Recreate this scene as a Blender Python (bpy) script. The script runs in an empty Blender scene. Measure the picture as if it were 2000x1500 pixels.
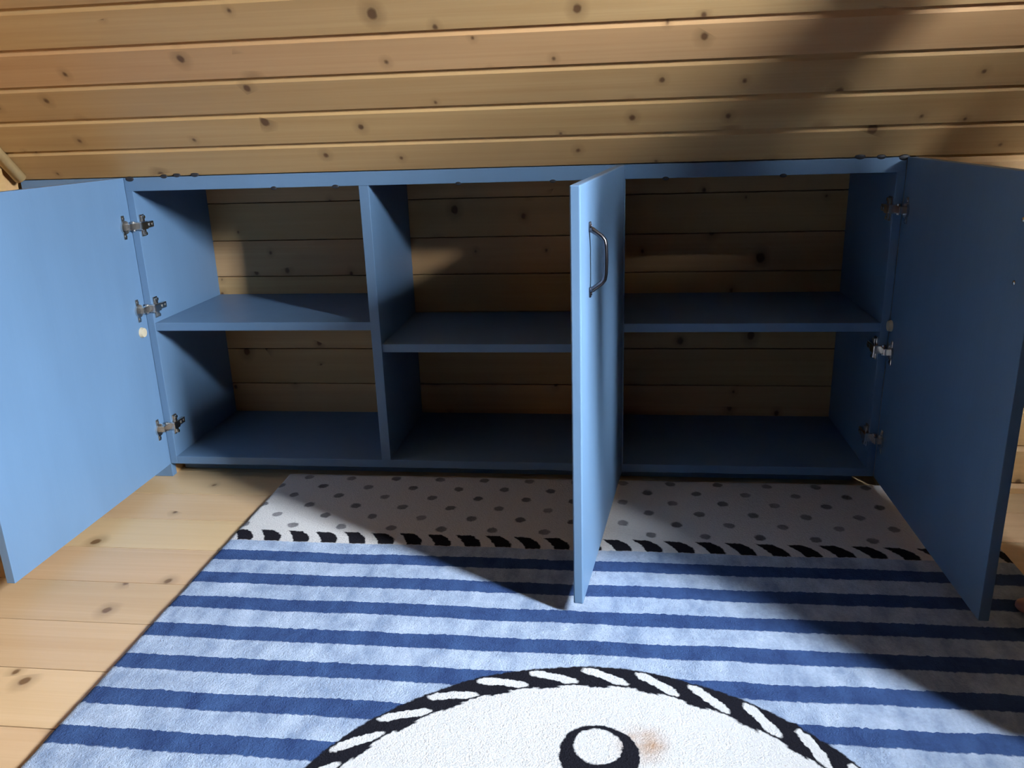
import bpy, bmesh, math, random
from mathutils import Vector, Matrix
random.seed(7)
S = bpy.context.scene
COL = S.collection

# ------------------------------------------------------------------ camera
cam = bpy.data.cameras.new('camera')
cam.sensor_width = 36.0
cam.lens = 1611.4 / 2000 * 36
cam.clip_start = 0.01
co = bpy.data.objects.new('camera', cam)
COL.objects.link(co)
co.matrix_world = Matrix(((0.9924125, -0.0055600, 0.1228274, 1.1071),
                          (0.1187882, 0.3011639, -0.9461446, -1.8053),
                          (-0.0317306, 0.9535562, 0.2995393, 0.8219),
                          (0, 0, 0, 1)))
S.camera = co

# ------------------------------------------------------------------ light
WX = 2.45                      # inner face of the right gable wall
WIN = (-1.50, -1.29, 1.02, 1.60)   # window opening: y0, y1, z0, z1
world = bpy.data.worlds.new('world')
S.world = world
world.use_nodes = True
world.node_tree.nodes['Background'].inputs[0].default_value = (0.62, 0.78, 1.0, 1)
world.node_tree.nodes['Background'].inputs[1].default_value = 0.8
al = bpy.data.lights.new('window_right_offscreen', 'AREA')
al.shape = 'RECTANGLE'
al.size = 1.9
al.size_y = 1.0
al.energy = 3300
al.spread = math.radians(150)
al.color = (0.80, 0.89, 1.0)
ao = bpy.data.objects.new('window_right_offscreen', al)
COL.objects.link(ao)
# the open sky lies above the horizon outside the window, on the garden side
WC = Vector((WX + 0.02, (WIN[0] + WIN[1]) / 2, (WIN[2] + WIN[3]) / 2))
ao.location = WC + Vector((0.82, -0.80, 0.60))
ao.rotation_euler = (WC - ao.location).to_track_quat('-Z', 'Y').to_euler()

S.view_settings.view_transform = 'Standard'
S.view_settings.look = 'None'
S.view_settings.exposure = 0.05
S.view_settings.gamma = 1.0
S.view_settings.use_curve_mapping = False

# ------------------------------------------------------------------ materials
class X:
    """a float socket with operators that grow Math nodes"""
    nt = None
    def __init__(s, sock): s.s = sock
    @staticmethod
    def op(o, *a, clamp=False):
        n = X.nt.nodes.new('ShaderNodeMath'); n.operation = o; n.use_clamp = clamp
        for i, v in enumerate(a):
            if isinstance(v, X): X.nt.links.new(v.s, n.inputs[i])
            else: n.inputs[i].default_value = v
        return X(n.outputs[0])
    def __add__(a, b): return X.op('ADD', a, b)
    __radd__ = __add__
    def __sub__(a, b): return X.op('SUBTRACT', a, b)
    def __rsub__(a, b): return X.op('SUBTRACT', b, a)
    def __mul__(a, b): return X.op('MULTIPLY', a, b)
    __rmul__ = __mul__
    def __truediv__(a, b): return X.op('DIVIDE', a, b)
def xabs(a): return X.op('ABSOLUTE', a)
def xfrac(a): return X.op('FRACT', a)
def xmin(a, b): return X.op('MINIMUM', a, b)
def xmax(a, b): return X.op('MAXIMUM', a, b)
def xsin(a): return X.op('SINE', a)
def xpow(a, b): return X.op('POWER', a, b)
def xsqrt(a): return X.op('SQRT', a)
def below(a, b, w=0.002):        # 1 where a < b, soft edge of width w
    return X.op('MULTIPLY_ADD', (b - a) if isinstance(b, X) else X.op('SUBTRACT', b, a), 1.0 / w, 0.5, clamp=True)
def above(a, b, w=0.002):
    return X.op('SUBTRACT', 1.0, below(a, b, w))

def new_mat(name, rough=0.5, spec=0.5, metal=0.0):
    m = bpy.data.materials.new(name); m.use_nodes = True
    b = m.node_tree.nodes['Principled BSDF']
    b.inputs['Roughness'].default_value = rough
    b.inputs['Specular IOR Level'].default_value = spec
    b.inputs['Metallic'].default_value = metal
    X.nt = m.node_tree
    return m, b
def node(t, **k):
    n = X.nt.nodes.new(t)
    for a, v in k.items(): setattr(n, a, v)
    return n
def link(a, b): X.nt.links.new(a, b)
def mixc(f, a, b, mode='MIX'):
    n = node('ShaderNodeMix', data_type='RGBA', blend_type=mode)
    for i, v in ((0, f), (6, a), (7, b)):
        if isinstance(v, X): link(v.s, n.inputs[i])
        elif isinstance(v, bpy.types.NodeSocket): link(v, n.inputs[i])
        elif isinstance(v, tuple): n.inputs[i].default_value = (*v, 1) if len(v) == 3 else v
        else: n.inputs[i].default_value = v
    return n.outputs[2]
def noise(vec, scale, detail=3, rough=0.5, dist=0.0):
    n = node('ShaderNodeTexNoise')
    n.inputs['Scale'].default_value = scale; n.inputs['Detail'].default_value = detail
    n.inputs['Roughness'].default_value = rough; n.inputs['Distortion'].default_value = dist
    if vec is not None: link(vec, n.inputs['Vector'])
    return X(n.outputs['Fac'])
def vmath(o, a, b):
    n = node('ShaderNodeVectorMath', operation=o)
    for i, v in enumerate((a, b)):
        if isinstance(v, bpy.types.NodeSocket): link(v, n.inputs[i])
        else: n.inputs[i].default_value = v
    return n.outputs[0]
def bump(b, h, strength, dist=0.01):
    n = node('ShaderNodeBump'); n.inputs['Strength'].default_value = strength
    n.inputs['Distance'].default_value = dist
    link(h.s, n.inputs['Height']); link(n.outputs[0], b.inputs['Normal'])
def rgb(c):
    def f(v):
        v /= 255.0
        return v / 12.92 if v <= 0.04045 else ((v + 0.055) / 1.055) ** 2.4
    return tuple(f(v) for v in c)

def pine(name, light, dark, knot, rough=0.38, knot_amount=0.5, spec=0.45):
    """board along local X, width along local Y; grain, colour streaks and knots"""
    m, b = new_mat(name, rough, spec)
    tc = node('ShaderNodeTexCoord'); oi = node('ShaderNodeObjectInfo')
    rnd = X(oi.outputs['Random'])
    off = node('ShaderNodeCombineXYZ')
    link((rnd * 37.0).s, off.inputs[0]); link((rnd * 11.0).s, off.inputs[1]); link((rnd * 5.0).s, off.inputs[2])
    v = vmath('ADD', tc.outputs['Object'], off.outputs[0])
    # knots: cells stretched along the board
    kv = vmath('MULTIPLY', v, (5.2, 13.0, 3.0))
    vo = node('ShaderNodeTexVoronoi', feature='F1'); vo.inputs['Scale'].default_value = 1.0
    link(kv, vo.inputs['Vector'])
    sep = node('ShaderNodeSeparateColor'); link(vo.outputs['Color'], sep.inputs[0])
    kr = X(sep.outputs[0]); kg = X(sep.outputs[1])
    dv = vmath('SUBTRACT', kv, vo.outputs['Position'])
    ds = vmath('MULTIPLY', dv, (1 / 5.2, 1 / 13.0 * 0.8, 0.0))
    ln = node('ShaderNodeVectorMath', operation='LENGTH'); link(ds, ln.inputs[0])
    wob = noise(v, 60, 2)
    kd = X(ln.outputs['Value']) + (wob - 0.5) * 0.006
    size = 0.0022 + kg * kg * 0.0075
    has = below(kr, knot_amount, 0.02)
    core = below(kd, size, 0.004) * has
    halo = below(kd, size * 2.4, 0.016) * has
    # grain bends round the knots
    gv = vmath('MULTIPLY', v, (1.1, 30.0, 30.0))
    g1 = noise(gv, 1.0, 5, 0.6, 0.6)
    g2 = noise(vmath('MULTIPLY', v, (0.8, 140.0, 60.0)), 1.0, 3, 0.6, 0.2)
    g3 = noise(vmath('MULTIPLY', v, (0.5, 7.0, 7.0)), 1.0, 2, 0.5, 0.4)
    t = X.op('MULTIPLY_ADD', g1 - 0.5, 2.0, 0.42, clamp=True)
    c = mixc(t, light, dark)
    c = mixc(X.op('MULTIPLY_ADD', g2 - 0.5, 1.2, 0.25, clamp=True), c, dark)
    c = mixc(X.op('MULTIPLY_ADD', g3 - 0.5, 1.6, 0.2, clamp=True), c, mixc(0.5, dark, light, 'MIX'))
    hsv = node('ShaderNodeHueSaturation')
    link(c, hsv.inputs['Color'])
    link((0.90 + rnd * 0.2).s, hsv.inputs['Value'])
    link((0.494 + xfrac(rnd * 7.0) * 0.012).s, hsv.inputs['Hue'])
    c = hsv.outputs[0]
    c = mixc(halo * 0.5, c, tuple(0.55 * q for q in dark))
    c = mixc(core * 0.9, c, knot)
    link(c, b.inputs['Base Color'])
    bump(b, g1 * 0.5 + g2 * 0.3 - core * 0.6, 0.12, 0.004)
    return m
M_ceil = pine('varnished_pine', (0.62, 0.395, 0.185), (0.48, 0.27, 0.105), (0.13, 0.06, 0.025), 0.5, 0.6, 0.3)
M_back = pine('red_pine', (0.55, 0.35, 0.17), (0.42, 0.235, 0.095), (0.09, 0.03, 0.012), 0.5, 0.5, 0.3)
M_floor = pine('floor_pine', (0.60, 0.425, 0.25), (0.49, 0.32, 0.165), (0.15, 0.075, 0.03), 0.34, 0.3)
M_trim = pine('trim_pine', (0.66, 0.47, 0.24), (0.52, 0.33, 0.14), (0.2, 0.1, 0.04), 0.4, 0.1)

def paint(name, col, rough=0.42):
    m, b = new_mat(name, rough, 0.45)
    tc = node('ShaderNodeTexCoord')
    a = noise(vmath('MULTIPLY', tc.outputs['Object'], (9.0, 9.0, 2.2)), 1.0, 4, 0.6)
    f = noise(vmath('MULTIPLY', tc.outputs['Object'], (160.0, 160.0, 8.0)), 1.0, 3, 0.6)
    c = mixc(X.op('MULTIPLY_ADD', a - 0.5, 1.4, 0.5, clamp=True), tuple(x * 0.90 for x in col), tuple(min(1, x * 1.10) for x in col))
    link(c, b.inputs['Base Color'])
    bump(b, a * 0.4 + f * 0.5, 0.10, 0.003)
    return m
M_blue = paint('blue_paint', (0.115, 0.20, 0.315))

def plain(name, col, rough=0.5, metal=0.0, spec=0.5, var=0.12, scale=40):
    m, b = new_mat(name, rough, spec, metal)
    tc = node('ShaderNodeTexCoord')
    a = noise(tc.outputs['Object'], scale, 3)
    c = mixc(a, tuple(x * (1 - var) for x in col), tuple(min(1, x * (1 + var)) for x in col))
    link(c, b.inputs['Base Color'])
    return m
M_metal = plain('nickel', (0.62, 0.60, 0.57), 0.24, 1.0)
M_dark_metal = plain('dark_nickel', (0.13, 0.12, 0.13), 0.25, 1.0)
M_screw = plain('black_screw_steel', (0.018, 0.018, 0.022), 0.5, 0.0)
M_brass = plain('ivory_bumper', (0.50, 0.43, 0.30), 0.4)
M_white = plain('window_white', (0.78, 0.77, 0.74), 0.45)
M_skin = plain('skin', (0.60, 0.32, 0.25), 0.5, 0, 0.4, 0.08, 30)
M_hair = plain('dark_brown_hair', (0.05, 0.03, 0.02), 0.55, 0, 0.4, 0.4, 90)
M_shirt = plain('grey_cotton', (0.11, 0.115, 0.125), 0.9, 0, 0.2, 0.15, 60)
M_trouser = plain('navy_cotton', (0.03, 0.036, 0.054), 0.9, 0, 0.2, 0.15, 60)
M_eye = plain('eye_white', (0.8, 0.8, 0.78), 0.2)
M_lip = plain('lip', (0.45, 0.17, 0.15), 0.5)
def glass():
    m = bpy.data.materials.new('window_glass'); m.use_nodes = True
    nt = m.node_tree; nt.nodes.clear()
    o = nt.nodes.new('ShaderNodeOutputMaterial'); mx = nt.nodes.new('ShaderNodeMixShader')
    t = nt.nodes.new('ShaderNodeBsdfTransparent'); g = nt.nodes.new('ShaderNodeBsdfGlossy')
    g.inputs['Roughness'].default_value = 0.02; mx.inputs[0].default_value = 0.06
    nt.links.new(t.outputs[0], mx.inputs[1]); nt.links.new(g.outputs[0], mx.inputs[2])
    nt.links.new(mx.outputs[0], o.inputs[0])
    return m
M_glass = glass()

# ------------------------------------------------------------------ mesh helpers
def box(bm, a, b, bev=0.0):
    g = bmesh.ops.create_cube(bm, size=1.0)
    vs = g['verts']
    for v in vs:
        v.co = Vector([a[i] + (v.co[i] + 0.5) * (b[i] - a[i]) for i in range(3)])
    if bev:
        es = list({e for v in vs for e in v.link_edges})
        bmesh.ops.bevel(bm, geom=es, offset=bev, segments=2, affect='EDGES', profile=0.5)
    return vs
def cyl(bm, p, axis, r, h, seg=16, r2=None, bev=0.0):
    g = bmesh.ops.create_cone(bm, cap_ends=True, segments=seg, radius1=r, radius2=r if r2 is None else r2, depth=h)
    q = Vector((0, 0, 1)).rotation_difference(Vector(axis).normalized()).to_matrix().to_4x4()
    bmesh.ops.transform(bm, matrix=Matrix.Translation(p) @ q @ Matrix.Translation((0, 0, h / 2)), verts=g['verts'])
def tube(bm, pts, r, seg=12, cap=True):
    pts = [Vector(p) for p in pts]; rs = r if isinstance(r, (list, tuple)) else [r] * len(pts)
    rings = []; up = None
    for i, p in enumerate(pts):
        d = (pts[min(i + 1, len(pts) - 1)] - pts[max(i - 1, 0)]).normalized()
        if up is None: up = d.orthogonal().normalized()
        up = (up - d * up.dot(d)).normalized(); s = d.cross(up)
        rings.append([bm.verts.new(p + (up * math.cos(2 * math.pi * k / seg) + s * math.sin(2 * math.pi * k / seg)) * rs[i]) for k in range(seg)])
    for a, b in zip(rings, rings[1:]):
        for k in range(seg):
            bm.faces.new((a[k], a[(k + 1) % seg], b[(k + 1) % seg], b[k]))
    if cap:
        bm.faces.new(rings[0][::-1]); bm.faces.new(rings[-1])
def dome(bm, p, axis, r, h, seg=14):
    q = Vector((0, 0, 1)).rotation_difference(Vector(axis).normalized())
    p = Vector(p); rings = []
    for j in range(4):
        a = j / 4 * math.pi / 2
        rings.append([bm.verts.new(p + q @ Vector((r * math.cos(a) * math.cos(2 * math.pi * k / seg), r * math.cos(a) * math.sin(2 * math.pi * k / seg), h * math.sin(a)))) for k in range(seg)])
    top = bm.verts.new(p + q @ Vector((0, 0, h)))
    for a, b in zip(rings, rings[1:]):
        for k in range(seg): bm.faces.new((a[k], a[(k + 1) % seg], b[(k + 1) % seg], b[k]))
    for k in range(seg): bm.faces.new((rings[-1][k], rings[-1][(k + 1) % seg], top))
    bm.faces.new(rings[0][::-1])
def finish(name, bm, mat, parent=None, smooth=False, loc=None):
    bmesh.ops.recalc_face_normals(bm, faces=bm.faces)
    me = bpy.data.meshes.new(name)
    if loc is not None: bmesh.ops.translate(bm, vec=-Vector(loc), verts=bm.verts)
    bm.to_mesh(me); bm.free()
    if mat: me.materials.append(mat)
    if smooth:
        for f in me.polygons: f.use_smooth = True
    o = bpy.data.objects.new(name, me); COL.objects.link(o)
    if loc is not None: o.location = loc
    if parent: o.parent = parent
    return o
def obox(name, a, b, mat, parent=None, bev=0.0):
    """a board whose origin is the middle of its base"""
    bm = bmesh.new(); box(bm, a, b, bev)
    c = ((a[0] + b[0]) / 2, (a[1] + b[1]) / 2, min(a[2], b[2]))
    return finish(name, bm, mat, parent, loc=c)
def empty(name, loc, label, cat, group=None):
    o = bpy.data.objects.new(name, None); COL.objects.link(o); o.location = loc
    o.empty_display_size = 0.05
    o['label'] = label; o['category'] = cat
    if group: o['group'] = group
    return o
def struct(o, label=None):
    o['kind'] = 'structure'
    if label: o['label'] = label
    return o

# ------------------------------------------------------------------ room shell
XL, XR = -0.255, WX
YB, YF = 0.0, -4.80            # knee walls (cabinet side, far side behind the camera)
ZK = 0.741                     # where the roof slope starts
RIDGE_Y = (YB + YF) / 2
RIDGE_Z = ZK + (YB - RIDGE_Y)
D_BACK = 0.366
ZT, ZB = 0.735, 0.035          # cabinet top and underside

def plank_mesh(name, length, pitch, thick, up_ch, low_ch, mat):
    """long board along X from 0 to length; width along Y 0..pitch; face at +Z, grooved edges"""
    prof = [(0.0006, 0.0), (0.0006, thick - low_ch), (low_ch, thick), (pitch - up_ch, thick),
            (pitch - 0.0012, thick - up_ch * 0.70), (pitch - 0.0012, 0.0)]
    bm = bmesh.new()
    a = [bm.verts.new((0, y, z)) for y, z in prof]; b = [bm.verts.new((length, y, z)) for y, z in prof]
    n = len(prof)
    for k in range(n): bm.faces.new((a[k], a[(k + 1) % n], b[(k + 1) % n], b[k]))
    bm.faces.new(a[::-1]); bm.faces.new(b)
    bmesh.ops.recalc_face_normals(bm, faces=bm.faces)
    me = bpy.data.meshes.new(name); bm.to_mesh(me); bm.free(); me.materials.append(mat)
    return me
# floor
floor = struct(obox('floor', (XL - 0.1, YF - 0.1, -0.10), (XR + 0.1, 0.6, -0.018), M_floor), 'bare pale pine board floor')
FP = 0.1325
me = plank_mesh('floor_board', XR - XL, FP, 0.018, 0.0012, 0.0010, M_floor)
def lay_on(parent, me, name, origin, ex, ey, count, pitch, length=None):
    ex = Vector(ex).normalized(); ey = Vector(ey).normalized(); ez = ex.cross(ey)
    R = Matrix((ex, ey, ez)).transposed().to_4x4()
    base = Matrix.Translation(parent.location).inverted()
    for k in range(count):
        o = bpy.data.objects.new(name, me); COL.objects.link(o)
        o.parent = parent
        o.matrix_local = base @ (Matrix.Translation(Vector(origin) + ey * pitch * k) @ R)
lay_on(floor, me, 'floor_board', (XR, 0.1650, -0.018), (-1, 0, 0), (0, -1, 0), 38, FP)

# sloped ceiling: cabinet side and far side
CP = 0.0885
sl = math.sqrt(0.5)
def slab(name, pts, th, mat, label):
    """closed slab: pts is a polygon, thickened along its normal away from the room"""
    bm = bmesh.new()
    n = -(Vector(pts[1]) - Vector(pts[0])).cross(Vector(pts[2]) - Vector(pts[0])).normalized()
    a = [bm.verts.new(Vector(p)) for p in pts]; b = [bm.verts.new(Vector(p) + n * th) for p in pts]
    k = len(pts)
    for i in range(k): bm.faces.new((a[i], a[(i + 1) % k], b[(i + 1) % k], b[i]))
    bm.faces.new(a[::-1]); bm.faces.new(b)
    return struct(finish(name, bm, mat, loc=pts[0]), label)
OFF = 0.014 * sl
ceil = slab('ceiling', [(XL - 0.1, YB + OFF, ZK + OFF), (XR + 0.1, YB + OFF, ZK + OFF),
                        (XR + 0.1, RIDGE_Y, RIDGE_Z + 2 * OFF), (XL - 0.1, RIDGE_Y, RIDGE_Z + 2 * OFF)], 0.05, M_ceil,
            'sloped ceiling of horizontal varnished pine boards')
me = plank_mesh('ceiling_board', XR - XL, CP, 0.014, 0.0125, 0.0022, M_ceil)
n_c = 38
s0 = -0.008
org = Vector((XL, -s0 * sl, ZK + s0 * sl)) + Vector((0, sl, sl)) * 0.014
lay_on(ceil, me, 'ceiling_board', org, (1, 0, 0), (0, -1, 1), n_c, CP)
ceil2 = slab('ceiling', [(XR + 0.1, YF - 0.07 - OFF, ZK - 0.07 + OFF), (XL - 0.1, YF - 0.07 - OFF, ZK - 0.07 + OFF),
                         (XL - 0.1, RIDGE_Y, RIDGE_Z + 2 * OFF), (XR + 0.1, RIDGE_Y, RIDGE_Z + 2 * OFF)], 0.05, M_ceil,
             'far slope of the pine board ceiling')
org = Vector((XR, YF + s0 * sl, ZK + s0 * sl)) + Vector((0, -sl, sl)) * 0.014
me = plank_mesh('ceiling_board', XR - XL, CP, 0.014, 0.0125, 0.0022, M_ceil)
lay_on(ceil2, me, 'ceiling_board', org, (-1, 0, 0), (0, 1, 1), n_c, CP)

# knee walls
struct(obox('wall_back', (XL - 0.1, 0.020, -0.02), (-0.003, 0.5, ZK + 0.01), M_ceil), 'knee wall behind the blue filler panel')
wr = struct(obox('wall_back', (1.712, 0.014, -0.02), (XR + 0.1, 0.5, ZK + 0.01), M_ceil), 'pine knee wall beside the right cabinet door')
me_r = plank_mesh('wall_board', XR - 1.713, CP, 0.014, 0.0125, 0.0022, M_ceil)
lay_on(wr, me_r, 'wall_board', (1.713, 0.014, ZK - 0.008 - 9 * CP), (1, 0, 0), (0, 0, 1), 9, CP)
struct(obox('wall_back', (-0.1, D_BACK, -0.02), (1.8, 0.5, ZK), M_ceil), 'wall behind the cabinet')
struct(obox('wall_back', (XL - 0.1, 0.022, ZT + 0.004), (XR + 0.1, 0.5, ZK + 0.10), M_ceil), 'block added above the cabinet behind the slope to keep sky light out')  # unseen block, added to stop sky light leaking in over the cabinet
wf = struct(obox('wall_front', (XL - 0.1, YF - 0.15, -0.02), (XR + 0.1, YF - 0.014, ZK + 0.01), M_ceil), 'far pine knee wall')
me_f = plank_mesh('wall_board', XR - XL, CP, 0.014, 0.0125, 0.0022, M_ceil)
lay_on(wf, me_f, 'wall_board', (XR, YF - 0.014, ZK - 0.008 - 9 * CP), (-1, 0, 0), (0, 0, 1), 9, CP)

# gable walls
def gable(name, x, sign, label, hole=None, mat=None):
    bm = bmesh.new()
    out = [(YF - 0.1, -0.02), (YB + 0.1, -0.02), (YB + 0.1, ZK), (YB, ZK + 0.03), (RIDGE_Y, RIDGE_Z + 0.03), (YF, ZK + 0.03), (YF - 0.1, ZK)]
    x0, x1 = x, x + sign * 0.018
    if hole is None:
        polys = [out]
    else:
        y0, y1, z0, z1 = hole
        def roof(y): return ZK + 0.03 + (YB - y if y > RIDGE_Y else y - YF)
        polys = [[(YB + 0.1, -0.02), (YB + 0.1, ZK), (YB, ZK + 0.03), (y1, roof(y1)), (y1, -0.02)],
                 [(y1, -0.02), (y1, z0), (y0, z0), (y0, -0.02)],
                 [(y1, z1), (y1, roof(y1))] + ([(RIDGE_Y, RIDGE_Z + 0.03)] if y0 < RIDGE_Y < y1 else []) + [(y0, roof(y0)), (y0, z1)],
                 [(y0, -0.02), (y0, roof(y0))] + ([(RIDGE_Y, RIDGE_Z + 0.03)] if y0 > RIDGE_Y else []) + [(YF, ZK + 0.03), (YF - 0.1, ZK), (YF - 0.1, -0.02)]]
    for pl in polys:
        a = [bm.verts.new((x0, y, z)) for y, z in pl]; b = [bm.verts.new((x1, y, z)) for y, z in pl]
        k = len(pl)
        for i in range(k): bm.faces.new((a[i], a[(i + 1) % k], b[(i + 1) % k], b[i]))
        bm.faces.new(a); bm.faces.new(b[::-1])
    return struct(finish(name, bm, mat or M_ceil, loc=(x0, RIDGE_Y, 0)), label)
gl = gable('wall_left', XL - 0.012, -1, 'pine gable wall at the left end')
gr = gable('wall_right', XR + 0.012, 1, 'pine gable wall with the window', WIN, M_ceil)
# boards on the gable walls (horizontal), trimmed to the slope
def gable_boards(parent, x, face, mat, hole=None):
    k = 0
    z = 0.0
    while z < RIDGE_Z - 0.12:
        zm = z + CP
        inset = max(0.0, zm - ZK) - 0.005
        y0, y1 = YF + max(inset, 0), YB - max(inset, 0)
        spans = [(y0, y1)]
        if hole and zm > hole[2] - 0.0 and z < hole[3]:
            spans = [(y0, hole[0] - 0.005), (hole[1] + 0.005, y1)]
        for a, b in spans:
            if b - a < 0.03: continue
            me = plank_mesh('wall_board', b - a, CP, 0.012, 0.008, 0.0025, mat)
            o = bpy.data.objects.new('wall_board', me); COL.objects.link(o); o.parent = parent
            if face > 0:   # faces +x
                R = Matrix(((0, 0, 1), (1, 0, 0), (0, 1, 0))).to_4x4(); p = (x, a, z)
            else:
                R = Matrix(((0, 0, -1), (-1, 0, 0), (0, 1, 0))).to_4x4(); p = (x, b, z)
            o.matrix_local = Matrix.Translation(-parent.location) @ Matrix.Translation(p) @ R
        z += CP
gable_boards(gl, XL - 0.012, 1, M_ceil)
gable_boards(gr, XR + 0.012, -1, M_ceil, WIN)

# corner bead between slope and left gable
bm = bmesh.new()
tube(bm, [(XL + 0.012, 0.0 - 0.012, ZK + 0.0), (XL + 0.012, -2.35, ZK + 2.338)], 0.014, 10)
struct(finish('trim_1', bm, M_trim, smooth=True, loc=(XL + 0.012, -0.012, ZK)), 'pale wooden corner bead between ceiling and left gable')

# window in the right gable
y0, y1, z0, z1 = WIN
bm = bmesh.new()
for a, b in (((WX - 0.006, y0 - 0.055, z0 - 0.055), (WX + 0.020, y0 + 0.004, z1 + 0.05)), ((WX - 0.006, y1 - 0.004, z0 - 0.055), (WX + 0.020, y1 + 0.05, z1 + 0.05)),
             ((WX - 0.006, y0, z1 - 0.004), (WX + 0.020, y1, z1 + 0.05)), ((WX - 0.02, y0 - 0.06, z0 - 0.06), (WX + 0.020, y1 + 0.055, z0 + 0.004))):
    box(bm, a, b, 0.003)
win = struct(finish('window_1', bm, M_white, loc=(WX, (y0 + y1) / 2, z0 - 0.06)), 'small white framed gable window')
gp = obox('window_pane', (WX + 0.012, y0, z0), (WX + 0.015, y1, z1), M_glass)
gp.parent = win; gp.location = gp.location - win.location

# ------------------------------------------------------------------ cabinet
W = 1.692; D = 0.3456
cab = empty('cabinet', (W / 2, 0.17, 0.0), 'long low blue painted cabinet with three open doors under the sloped ceiling', 'cabinet')
def sub(o, parent):
    base = parent.location.copy()
    p = parent.parent
    while p: base += p.location; p = p.parent
    o.parent = parent; o.location = o.location - base
    return o
def board(name, a, b, mat=M_blue, bev=0.0012, parent=cab):
    return sub(obox(name, a, b, mat, None, bev), parent)
top = board('top_panel', (0.0, 0.0, 0.705), (W, D + 0.016, ZT))
board('side_panel', (0.0, 0.0, ZB), (0.018, D + 0.016, 0.7055))
board('side_panel', (W - 0.018, 0.0, ZB), (W, D + 0.016, 0.7055))
board('bottom_panel', (0.0175, 0.0, ZB), (W - 0.0175, D + 0.016, 0.055))
board('divider', (0.5469, 0.001, 0.0545), (0.5697, D + 0.002, 0.7055))
board('divider', (1.106, 0.001, 0.0545), (1.1285, D + 0.002, 0.7055))
board('shelf', (0.0175, 0.002, 0.378), (0.5475, D + 0.002, 0.398))
board('shelf', (0.569, 0.008, 0.3235), (1.1065, D + 0.002, 0.3435))
board('shelf', (1.128, 0.002, 0.372), (W - 0.0175, D + 0.002, 0.392))
board('filler_panel', (XL + 0.001, 0.0, 0.0), (-0.0003, 0.0205, ZT), M_blue)
board('plinth', (0.004, 0.055, 0.0), (W - 0.03, 0.075, 0.0355), M_blue)
# boards of the back, standing proud of thin joints
zs = [0.050, 0.140, 0.242, 0.345, 0.447, 0.545, 0.645, 0.712]
for i in range(len(zs) - 1):
    h = zs[i + 1] - zs[i]
    me = plank_mesh('back_board', W - 0.03, h, 0.014, 0.002, 0.0015, M_back)
    o = bpy.data.objects.new('back_board', me); COL.objects.link(o); o.parent = cab
    R = Matrix(((1, 0, 0), (0, 0, -1), (0, 1, 0))).to_4x4()
    o.matrix_local = Matrix.Translation(-cab.location) @ Matrix.Translation((0.015, D + 0.014, zs[i])) @ R
# black screw heads along the upper and lower edge of the top panel
for x, z, r in [(0.015, 0.732, 0.0085), (0.098, 0.736, 0.007), (0.129, 0.738, 0.0075), (0.172, 0.738, 0.008), (1.600, 0.738, 0.0085), (1.641, 0.7365, 0.0075), (1.686, 0.734, 0.009),
                (0.353, 0.7045, 0.006), (0.495, 0.7045, 0.0065), (0.770, 0.7045, 0.0055), (0.975, 0.7045, 0.0055), (1.212, 0.7045, 0.0055), (1.451, 0.7045, 0.006)]:
    bm = bmesh.new(); dome(bm, (x, 0.0005, z), (0, -1, 0), r * 1.25, 0.0022)
    bmesh.ops.scale(bm, vec=(1, 1, 0.55), space=Matrix.Translation((-x, 0, -z)), verts=bm.verts)
    sub(finish('screw', bm, M_screw, None, True, loc=(x, 0.0005, z)), top)

# ---- doors
def hinge_mesh(name, sgn):
    """concealed hinge, door swung open 90 degrees; local x=0 is the door's inner face, side panel face at x=0.018"""
    bm = bmesh.new()
    box(bm, (0.0, -0.038, -0.011), (0.0035, -0.020, 0.011), 0.001)
    for s in (-1, 1):
        box(bm, (0.0, -0.037, 0.009 if s > 0 else -0.027), (0.0025, -0.026, 0.027 if s > 0 else -0.009), 0.001)
        cyl(bm, (0.002, -0.0315, s * 0.020), (1, 0, 0), 0.0035, 0.002, 10)
    cyl(bm, (0.0, -0.029, 0), (1, 0, 0), 0.0150, 0.0045, 20)
    box(bm, (0.003, -0.027, -0.0075), (0.015, 0.004, 0.0075), 0.0015)
    cyl(bm, (0.009, -0.006, -0.011), (0, 0, 1), 0.0045, 0.022, 12)
    box(bm, (0.012, -0.005, -0.0095), (0.030, 0.022, 0.0095), 0.002)
    box(bm, (0.0175, 0.020, -0.0075), (0.028, 0.050, 0.0075), 0.002)
    box(bm, (0.0175, 0.006, -0.025), (0.0215, 0.024, 0.025), 0.0012)
    box(bm, (0.020, 0.009, -0.022), (0.026, 0.018, 0.022), 0.0015)
    for s in (-1, 1): cyl(bm, (0.021, 0.015, s * 0.019), (1, 0, 0), 0.004, 0.006, 10)
    cyl(bm, (0.027, 0.030, 0), (1, 0, 0), 0.004, 0.0035, 10)
    cyl(bm, (0.027, 0.043, 0), (1, 0, 0), 0.003, 0.0025, 10)
    bmesh.ops.scale(bm, vec=(sgn, 1, 1), verts=bm.verts)
    bmesh.ops.recalc_face_normals(bm, faces=bm.faces)
    me = bpy.data.meshes.new(name); bm.to_mesh(me); bm.free(); me.materials.append(M_metal)
    for f in me.polygons: f.use_smooth = False
    return me
HL, HR = hinge_mesh('hinge', 1), hinge_mesh('hinge', -1)
def add(name, me, loc, parent, rz=0.0):
    o = bpy.data.objects.new(name, me); COL.objects.link(o); o.location = loc; o.rotation_euler.z = rz
    return sub(o, parent)
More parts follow.
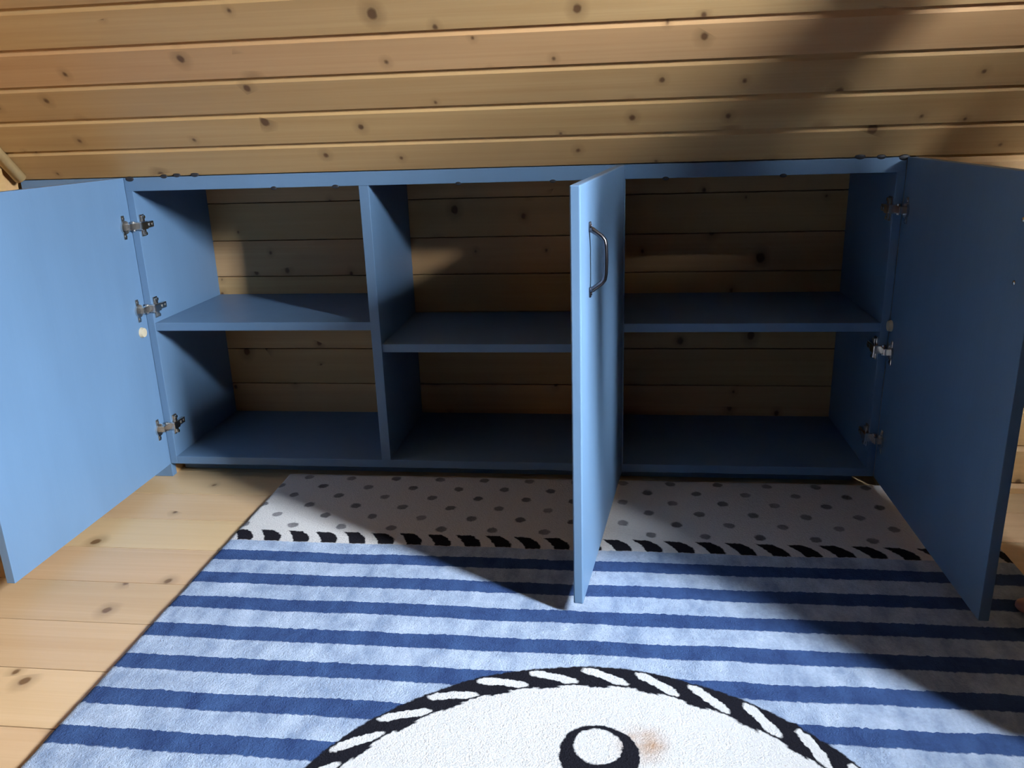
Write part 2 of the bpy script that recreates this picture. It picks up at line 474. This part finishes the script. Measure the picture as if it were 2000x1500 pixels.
def handle(name, parent_loc_mat, parent):
    """bow handle, local: z along the bar, +x away from the door"""
    bm = bmesh.new()
    hh, c = 0.0605, 0.048
    for s in (-1, 1):
        box(bm, (0.0, -0.0045, min(s * hh, s * (c - 0.003))), (0.0032, 0.0045, max(s * hh, s * (c - 0.003))), 0.0012)
        cyl(bm, (0.003, 0, s * 0.054), (1, 0, 0), 0.0028, 0.0014, 10)
    pts = [(0.001, 0, c + 0.001), (0.006, 0, c - 0.001), (0.013, 0, c - 0.006), (0.020, 0, c - 0.011), (0.0245, 0, c - 0.017), (0.026, 0, c - 0.026), (0.0265, 0, 0)]
    pts = pts + [(x, y, -z) for x, y, z in pts[-2::-1]]
    r = [0.0052, 0.0046, 0.0040, 0.0039, 0.0039, 0.0040, 0.0042]
    tube(bm, pts, r + r[-2::-1], 12)
    bmesh.ops.recalc_face_normals(bm, faces=bm.faces)
    me = bpy.data.meshes.new(name); bm.to_mesh(me); bm.free(); me.materials.append(M_dark_metal)
    for f in me.polygons: f.use_smooth = True
    o = bpy.data.objects.new(name, me); COL.objects.link(o); o.parent = parent
    o.matrix_local = parent_loc_mat
    o['label'] = 'dark chrome bow handle'
    return o
DT = 0.0165
dl = board('door', (-DT, -0.5710, ZB), (0.0, -0.0004, ZT), M_blue, 0.0008)
dr = board('door', (W, -0.5715, ZB), (W + DT, -0.0004, ZT), M_blue, 0.0008)
for z in (0.627, 0.434, 0.137): add('hinge', HL, (0.0, 0.0, z), dl)
for z in (0.632, 0.334, 0.131): add('hinge', HR, (W, 0.0, z), dr)
for d, x, y, z, s in ((dl, 0.0, -0.030, 0.382, 1), (dr, W, -0.010, 0.388, -1)):
    bm = bmesh.new(); cyl(bm, (x, y, z), (s, 0, 0), 0.0125, 0.007, 20, 0.0105)
    o = sub(finish('bumper', bm, M_brass, None, False, loc=(x, y, z)), d)
    o['label'] = 'round ivory door bumper'
for d, x, s in ((dr, W, -1), (dl, 0.0, 1)):
    for z in (0.668, 0.576):
        bm = bmesh.new(); dome(bm, (x, -0.521, z), (s, 0, 0), 0.0042, 0.0025, 12)
        sub(finish('screw', bm, M_metal, None, True, loc=(x, -0.521, z)), d)
# middle door hangs on the right divider, a little short of square
ang = math.atan2(0.070, 0.568)
Rm = Matrix.Translation((1.1265, 0.0, 0)) @ Matrix.Rotation(-ang, 4, 'Z')
bm = bmesh.new(); box(bm, (-DT, -0.5722, ZB), (0.0, -0.0025, ZT), 0.0022)
dm = finish('door', bm, M_blue)
dm.parent = cab
dm.matrix_local = Matrix.Translation(-cab.location) @ Rm
handle('handle', Matrix.Translation((0.0, -0.490, 0.6125)), dm)
for s_, x_, d_ in ((1, DT, dr), (-1, -DT, dl)):
    m_ = Matrix.Translation((x_ / 2 if False else (W + DT if s_ > 0 else -DT), -0.521, 0.622))
    base = d_.location + cab.location
    handle('handle', Matrix.Translation(-base) @ m_ @ (Matrix() if s_ > 0 else Matrix.Rotation(math.pi, 4, 'Z')), d_)
for z in (0.627, 0.434, 0.137):
    o = bpy.data.objects.new('hinge', HR); COL.objects.link(o); o.parent = dm
    o.matrix_local = Matrix.Translation((-DT, -0.002, z))

# ------------------------------------------------------------------ rug
RX0, RX1, RYC, RHL = 0.302, 1.857, -1.130, 1.144
def rug_material():
    m, b = new_mat('rug_wool', 0.95, 0.05)
    tc = node('ShaderNodeTexCoord')
    P = tc.outputs['Object']
    nz = node('ShaderNodeTexNoise'); nz.inputs['Scale'].default_value = 130; nz.inputs['Detail'].default_value = 3
    link(P, nz.inputs['Vector'])
    nl = node('ShaderNodeTexNoise'); nl.inputs['Scale'].default_value = 9; nl.inputs['Detail'].default_value = 2
    link(P, nl.inputs['Vector'])
    warp = vmath('MULTIPLY', vmath('SUBTRACT', nz.outputs['Color'], (0.5, 0.5, 0.5)), (0.008, 0.008, 0))
    warp2 = vmath('MULTIPLY', vmath('SUBTRACT', nl.outputs['Color'], (0.5, 0.5, 0.5)), (0.011, 0.011, 0))
    v = vmath('ADD', P, vmath('ADD', warp, warp2))
    sp = node('ShaderNodeSeparateXYZ'); link(v, sp.inputs[0])
    x = X(sp.outputs[0]) + (RX0 + RX1) / 2; yr = X(sp.outputs[1])
    y = xabs(yr) + RYC                       # pattern mirrors about the middle of the rug
    e = 0.0025
    # stripes
    fs = xfrac((-0.378 - y) / 0.0866)
    dark = below(fs, 0.44, 0.03) * below(y, -0.376, e)
    blotch = noise(vmath('MULTIPLY', P, (1.3, 0.7, 1)), 22, 5, 0.65)
    fine = noise(P, 190, 3, 0.7)
    lt = mixc(X.op('MULTIPLY_ADD', blotch - 0.5, 3.0, 0.5, clamp=True), (0.235, 0.31, 0.445), (0.45, 0.54, 0.68))
    dk = mixc(X.op('MULTIPLY_ADD', blotch - 0.5, 3.0, 0.5, clamp=True), (0.02808, 0.0546, 0.1521), (0.04836, 0.0975, 0.234))
    c = mixc(dark, lt, dk)
    # dotted field and twisted cord at its border
    r = (-0.013 - y) / 0.0502
    j = X.op('ROUND', r)
    odd = X.op('FLOORED_MODULO', j, 2.0)
    ux = (x - 0.364 - odd * 0.0545) / 0.1092
    dx = (xfrac(ux + 0.5) - 0.5) * 0.1092
    dy = (r - j) * 0.0502
    dd = xsqrt(dx * dx * 1.1 + dy * dy)
    dot = below(dd, 0.0118, 0.004) * below(r, 5.5, 0.1)
    jt = noise(vmath('MULTIPLY', P, (1, 1, 1)), 14, 1)
    dotc = mixc(X.op('MULTIPLY_ADD', jt - 0.5, 2.5, 0.5, clamp=True), (0.12, 0.115, 0.12), (0.29, 0.28, 0.285))
    field = mixc(fine, (0.576, 0.552, 0.528), (0.672, 0.656, 0.64))
    f = mixc(dot, field, dotc)
    t = (-0.289 - y) / 0.046
    tb = xsin(t * math.pi)
    fd = xfrac((x - 0.357 - t * 0.027 - tb * 0.003) / 0.0606)
    dash = below(fd, 0.54 + tb * 0.08, 0.05) * above(fd, 0.02, 0.04) * below(y, -0.289, 0.003) * above(y, -0.3355, 0.003)
    f = mixc(dash, f, (0.012, 0.011, 0.014))
    c = mixc(above(y, -0.3365, e), c, f)
    # round medallion with rope border
    mx = x - 1.08; my = yr
    rad = xsqrt(mx * mx + my * my)
    th = X.op('ARCTAN2', my, mx)
    inside = below(rad, 0.424, 0.003)
    vv = (rad - 0.381) / 0.042
    u = th * (32 / (2 * math.pi)) - vv * 0.72 + xsin(vv * 2 * math.pi) * 0.07
    w = xfrac(u + 0.30)
    lens = xsin(X.op('MINIMUM', X.op('MAXIMUM', vv, 0.0), 1.0) * math.pi)
    white_half = xabs(w - 0.72)
    strand = below(white_half, 0.06 + lens * 0.19, 0.05) * above(vv, 0.10, 0.06) * below(vv, 0.93, 0.06)
    blackhalf = xabs(w - 0.24)
    innerwhite = above(blackhalf, 0.31, 0.05) * below(vv, 0.06, 0.05)
    rope = above(vv, 0.0, 0.06)
    wht = mixc(fine, (0.60, 0.60, 0.60), (0.72, 0.72, 0.72))
    blk = (0.010, 0.010, 0.014)
    med = mixc(rope, wht, blk)
    med = mixc(strand * rope, med, wht)
    # scallop the inner edge: black bulges at strands only
    bul = below(blackhalf, 0.22, 0.1) * above(vv, -0.10, 0.06) * below(vv, 0.1, 0.06)
    med = mixc(bul, med, blk)
    # anchor: ring, stock, shank, arms
    def dist(cx, cy):
        a = x - cx; q = yr - (cy - RYC)
        return xsqrt(a * a + q * q)
    ring = below(dist(1.089, -0.891), 0.0545, e) * above(dist(1.087, -0.877), 0.0330, e)
    xa = xabs(x - 1.089)
    shank = below(xa, 0.017, e) * below(yr, -0.935 - RYC, e) * above(yr, -1.385 - RYC, e)
    stock = below(xa, 0.105, e) * below(xabs(yr - (-0.995 - RYC)), 0.014, e)
    rr = dist(1.089, -1.185)
    arms = below(xabs(rr - 0.185), 0.018, e) * below(yr, -1.215 - RYC, e)
    anc = xmax(xmax(ring, shank), xmax(stock, arms))
    med = mixc(anc, med, blk)
    # brown singe mark beside the ring
    st = below(dist(1.148, -0.868), 0.030, 0.03) * noise(P, 60, 3) * (1 - anc)
    med = mixc(st * 1.1, med, (0.42, 0.24, 0.12))
    c = mixc(inside, c, med)
    c = mixc(X.op('MULTIPLY_ADD', fine - 0.5, 1.4, 0.4, clamp=True) * 0.28, c, (0.02, 0.02, 0.03), 'MIX')
    link(c, b.inputs['Base Color'])
    tuft = noise(P, 420, 2, 0.6)
    bump(b, fine * 0.7 + tuft * 0.6, 0.55, 0.006)
    return m
M_rug = rug_material()
def make_rug():
    rx, hl, th = (RX1 - RX0) / 2, RHL, 0.011
    nx, ny = 250, 366
    from mathutils import noise as mn
    vs, fs = [], []
    for jy in range(ny + 1):
        for ix in range(nx + 1):
            px = -rx + 2 * rx * ix / nx; py = -hl + 2 * hl * jy / ny
            ed = min(rx - abs(px), hl - abs(py))
            z = th * min(1.0, (max(ed, 0) / 0.008) ** 0.5)
            z += (mn.noise(Vector((px * 90, py * 90, 0))) * 0.0008 + mn.noise(Vector((px * 6, py * 6, 3))) * 0.0012) * min(1, ed / 0.01)
            wob = 0.0015 * mn.noise(Vector((px * 12, py * 12, 9)))
            vs.append((px + wob, py + wob, max(z, 0.0004)))
    n1 = nx + 1
    for jy in range(ny):
        for ix in range(nx):
            a = jy * n1 + ix
            fs.append((a, a + 1, a + n1 + 1, a + n1))
    # underside
    k = len(vs)
    vs += [(-rx, -hl, 0.0002), (rx, -hl, 0.0002), (rx, hl, 0.0002), (-rx, hl, 0.0002)]
    fs.append((k, k + 3, k + 2, k + 1))
    me = bpy.data.meshes.new('rug'); me.from_pydata(vs, [], fs); me.update()
    me.materials.append(M_rug)
    for p in me.polygons: p.use_smooth = True
    o = bpy.data.objects.new('rug', me); COL.objects.link(o)
    o.location = ((RX0 + RX1) / 2, RYC, 0.0)
    o['label'] = 'blue striped rug with dotted white border and a roped white circle'
    o['category'] = 'rug'
    return o
make_rug()

# ------------------------------------------------------------------ person standing by the right door
def skin(name, verts, edges, radii, mat, parent, root=0, sub_lv=2):
    me = bpy.data.meshes.new(name); me.from_pydata(verts, edges, []); me.update()
    o = bpy.data.objects.new(name, me); COL.objects.link(o)
    sm = o.modifiers.new('skin', 'SKIN'); sm.use_smooth_shade = True
    ss = o.modifiers.new('sub', 'SUBSURF'); ss.levels = sub_lv; ss.render_levels = sub_lv
    sv = me.skin_vertices[0].data if me.skin_vertices else None
    for i, r in enumerate(radii):
        sv[i].radius = r if isinstance(r, tuple) else (r, r)
        sv[i].use_root = (i == root)
    me.materials.append(mat)
    o.parent = parent
    return o
class Chain:
    def __init__(s): s.v, s.e, s.r = [], [], []
    def add(s, p, r, prev=None):
        s.v.append(tuple(p)); s.r.append(r)
        i = len(s.v) - 1
        if prev is not None: s.e.append((prev, i))
        return i
    def run(s, prev, pts):
        for p, r in pts: prev = s.add(p, r, prev)
        return prev
def person(loc, yaw):
    """local frame: facing -Y, left hand at +X, feet on z=0; about 1.40 m tall"""
    root = empty('person', loc, 'person in grey t-shirt and long navy skirt added to block window light, standing barefoot beside the right cabinet door', 'person')
    root.rotation_euler.z = yaw
    root.scale = (1.08, 1.0, 1.0)
    b = Chain()
    pel = b.add((0, 0.02, 0.72), (0.080, 0.058))
    sp = b.run(pel, [((0, 0.015, 0.84), (0.076, 0.055)), ((0, 0.01, 0.97), (0.090, 0.060)), ((0, 0.01, 1.07), (0.080, 0.052))])
    nk = b.run(sp, [((0, 0.005, 1.145), 0.042), ((0, -0.005, 1.19), 0.042), ((0, -0.012, 1.245), (0.066, 0.076)), ((0, -0.010, 1.315), (0.073, 0.086)), ((0, -0.004, 1.365), (0.055, 0.064))])
    # FEET: where each ankle stands
    FEET = {1: ((0.080, 0.000), 0.0), -1: ((-0.024, -0.213), 0.0)}
    for s in (1, -1):
        # arm, slightly bent, with a hand
        w = 0.0
        sh = b.run(sp, [((s * 0.135, 0.015, 1.085), 0.046), ((s * (0.180 + w * 0.3), 0.020, 0.97), 0.040), ((s * (0.195 + w * 0.6), 0.020, 0.855), 0.034),
                        ((s * (0.192 + w * 0.9), -0.030, 0.74), 0.028), ((s * (0.195 + w), -0.055, 0.665), (0.018, 0.024))])
        palm = b.run(sh, [((s * (0.192 + w), -0.064, 0.630), (0.014, 0.034)), ((s * (0.189 + w), -0.074, 0.590), (0.013, 0.036))])
        for k, (dy, ln) in enumerate(((-0.028, 0.060), (-0.010, 0.068), (0.008, 0.064), (0.025, 0.050))):
            y = -0.078 + dy
            b.run(palm, [((s * (0.188 + w), y, 0.572), 0.0085), ((s * (0.183 + w), y - 0.006, 0.572 - ln * 0.5), 0.0078), ((s * (0.173 + w), y - 0.008, 0.572 - ln), 0.0065)])
        b.run(sh, [((s * (0.183 + w), -0.092, 0.640), 0.011), ((s * (0.173 + w), -0.112, 0.612), 0.0095), ((s * (0.165 + w), -0.118, 0.588), 0.008)])
        # leg and bare foot
        (fx, fy), _ = FEET[s]
        kn = ((s * 0.085 + fx) / 2, fy * 0.5 - 0.045, 0.39)
        an = b.run(pel, [((s * 0.075, 0.015, 0.64), 0.056), (kn, 0.044), ((fx, fy + 0.045, 0.24), 0.046), ((fx, fy + 0.060, 0.075), 0.030)])
        b.run(an, [((fx, fy + 0.085, 0.028), 0.026)])
        ball = b.run(an, [((fx, fy + 0.000, 0.040), (0.030, 0.024)), ((fx, fy - 0.060, 0.022), (0.036, 0.016))])
        for k in range(5):
            ox = -s * 0.026 + s * 0.0135 * k
            ln = (0.046, 0.046, 0.040, 0.033, 0.025)[k]
            rr = (0.0125, 0.0085, 0.008, 0.0075, 0.0075)[k]
            b.run(ball, [((fx + ox, fy - 0.072, 0.017), rr), ((fx + ox, fy - 0.074 - ln, 0.0135), rr)])
    skin('body', b.v, b.e, b.r, M_skin, root)
    # face
    for s in (1, -1):
        bm = bmesh.new(); bmesh.ops.create_uvsphere(bm, u_segments=12, v_segments=8, radius=0.0105)
        e = finish('eye', bm, M_eye, root, True); e.location = (s * 0.029, -0.080, 1.285)
        bm = bmesh.new(); bmesh.ops.create_uvsphere(bm, u_segments=10, v_segments=6, radius=0.0055)
        i = finish('iris', bm, M_hair, e, True); i.location = (0, -0.0075, 0)
        bm = bmesh.new(); bmesh.ops.create_uvsphere(bm, u_segments=12, v_segments=8, radius=1)
        bmesh.ops.scale(bm, vec=(0.007, 0.016, 0.026), verts=bm.verts)
        a = finish('ear', bm, M_skin, root, True); a.location = (s * 0.072, 0.0, 1.275)
    bm = bmesh.new(); tube(bm, [(0, -0.080, 1.288), (0, -0.092, 1.268), (0, -0.097, 1.254), (0, -0.080, 1.246)], [0.005, 0.008, 0.011, 0.006], 10)
    finish('nose', bm, M_skin, root, True)
    bm = bmesh.new(); tube(bm, [(-0.020, -0.074, 1.222), (0, -0.083, 1.221), (0.020, -0.074, 1.222)], [0.002, 0.006, 0.002], 8)
    finish('mouth', bm, M_lip, root, True)
    bm = bmesh.new(); bmesh.ops.create_uvsphere(bm, u_segments=28, v_segments=18, radius=1)
    for v in bm.verts:
        d = v.co.copy()
        front = max(0.0, -d.y)
        r = 1.0 + 0.02 * math.sin(d.x * 23 + d.z * 9)
        low = -0.05 + 0.55 * front if d.y < 0.1 else -0.95
        if d.z < low: r *= 0.80
        v.co = Vector((d.x * 0.084, d.y * 0.098, d.z * (0.098 if d.z > 0 else 0.090))) * r
    hr = finish('hair', bm, M_hair, root, True); hr.location = (0, 0.006, 1.305)
    c = Chain()
    p0 = c.add((0, 0.02, 0.625), (0.150, 0.118))
    p3 = c.run(p0, [((0, 0.015, 0.84), (0.120, 0.094)), ((0, 0.01, 0.97), (0.130, 0.096)), ((0, 0.01, 1.075), (0.108, 0.080)), ((0, 0.005, 1.115), (0.060, 0.056))])
    for s in (1, -1):
        w = 0.0
        c.run(p3 - 1, [((s * 0.140, 0.015, 1.085), 0.060), ((s * (0.184 + w * 0.26), 0.020, 0.985), 0.056), ((s * (0.202 + w * 0.45), 0.020, 0.915), 0.054)])
    skin('t_shirt', c.v, c.e, c.r, M_shirt, root)
    bm = bmesh.new()                      # unseen long skirt with soft folds, added to block window light between the legs
    rings = []
    for k, (z, rx, ry) in enumerate(((0.76, 0.118, 0.092), (0.70, 0.132, 0.108), (0.60, 0.150, 0.125), (0.45, 0.172, 0.142), (0.30, 0.190, 0.156), (0.16, 0.204, 0.166), (0.155, 0.196, 0.158), (0.30, 0.180, 0.146))):
        fold = max(0.0, (0.70 - z)) * 0.03
        rings.append([bm.verts.new(((rx + fold * math.cos(a * 9)) * math.cos(a), 0.02 - (0.76 - z) * 0.05 + (ry + fold * math.cos(a * 9)) * math.sin(a), z)) for a in [2 * math.pi * q / 72 for q in range(72)]])
    for a, b2 in zip(rings, rings[1:]):
        for q in range(72): bm.faces.new((a[q], a[(q + 1) % 72], b2[(q + 1) % 72], b2[q]))
    bm.faces.new(rings[0][::-1])
    finish('skirt', bm, M_trouser, root, True)
    return root
# facing the cabinet; forward foot shows its toes at the edge of the picture
PYAW = math.atan2(-0.51, -0.86)      # local -Y turned to (-0.51, 0.86)
person((1.957, -0.775, 0.0095), PYAW)
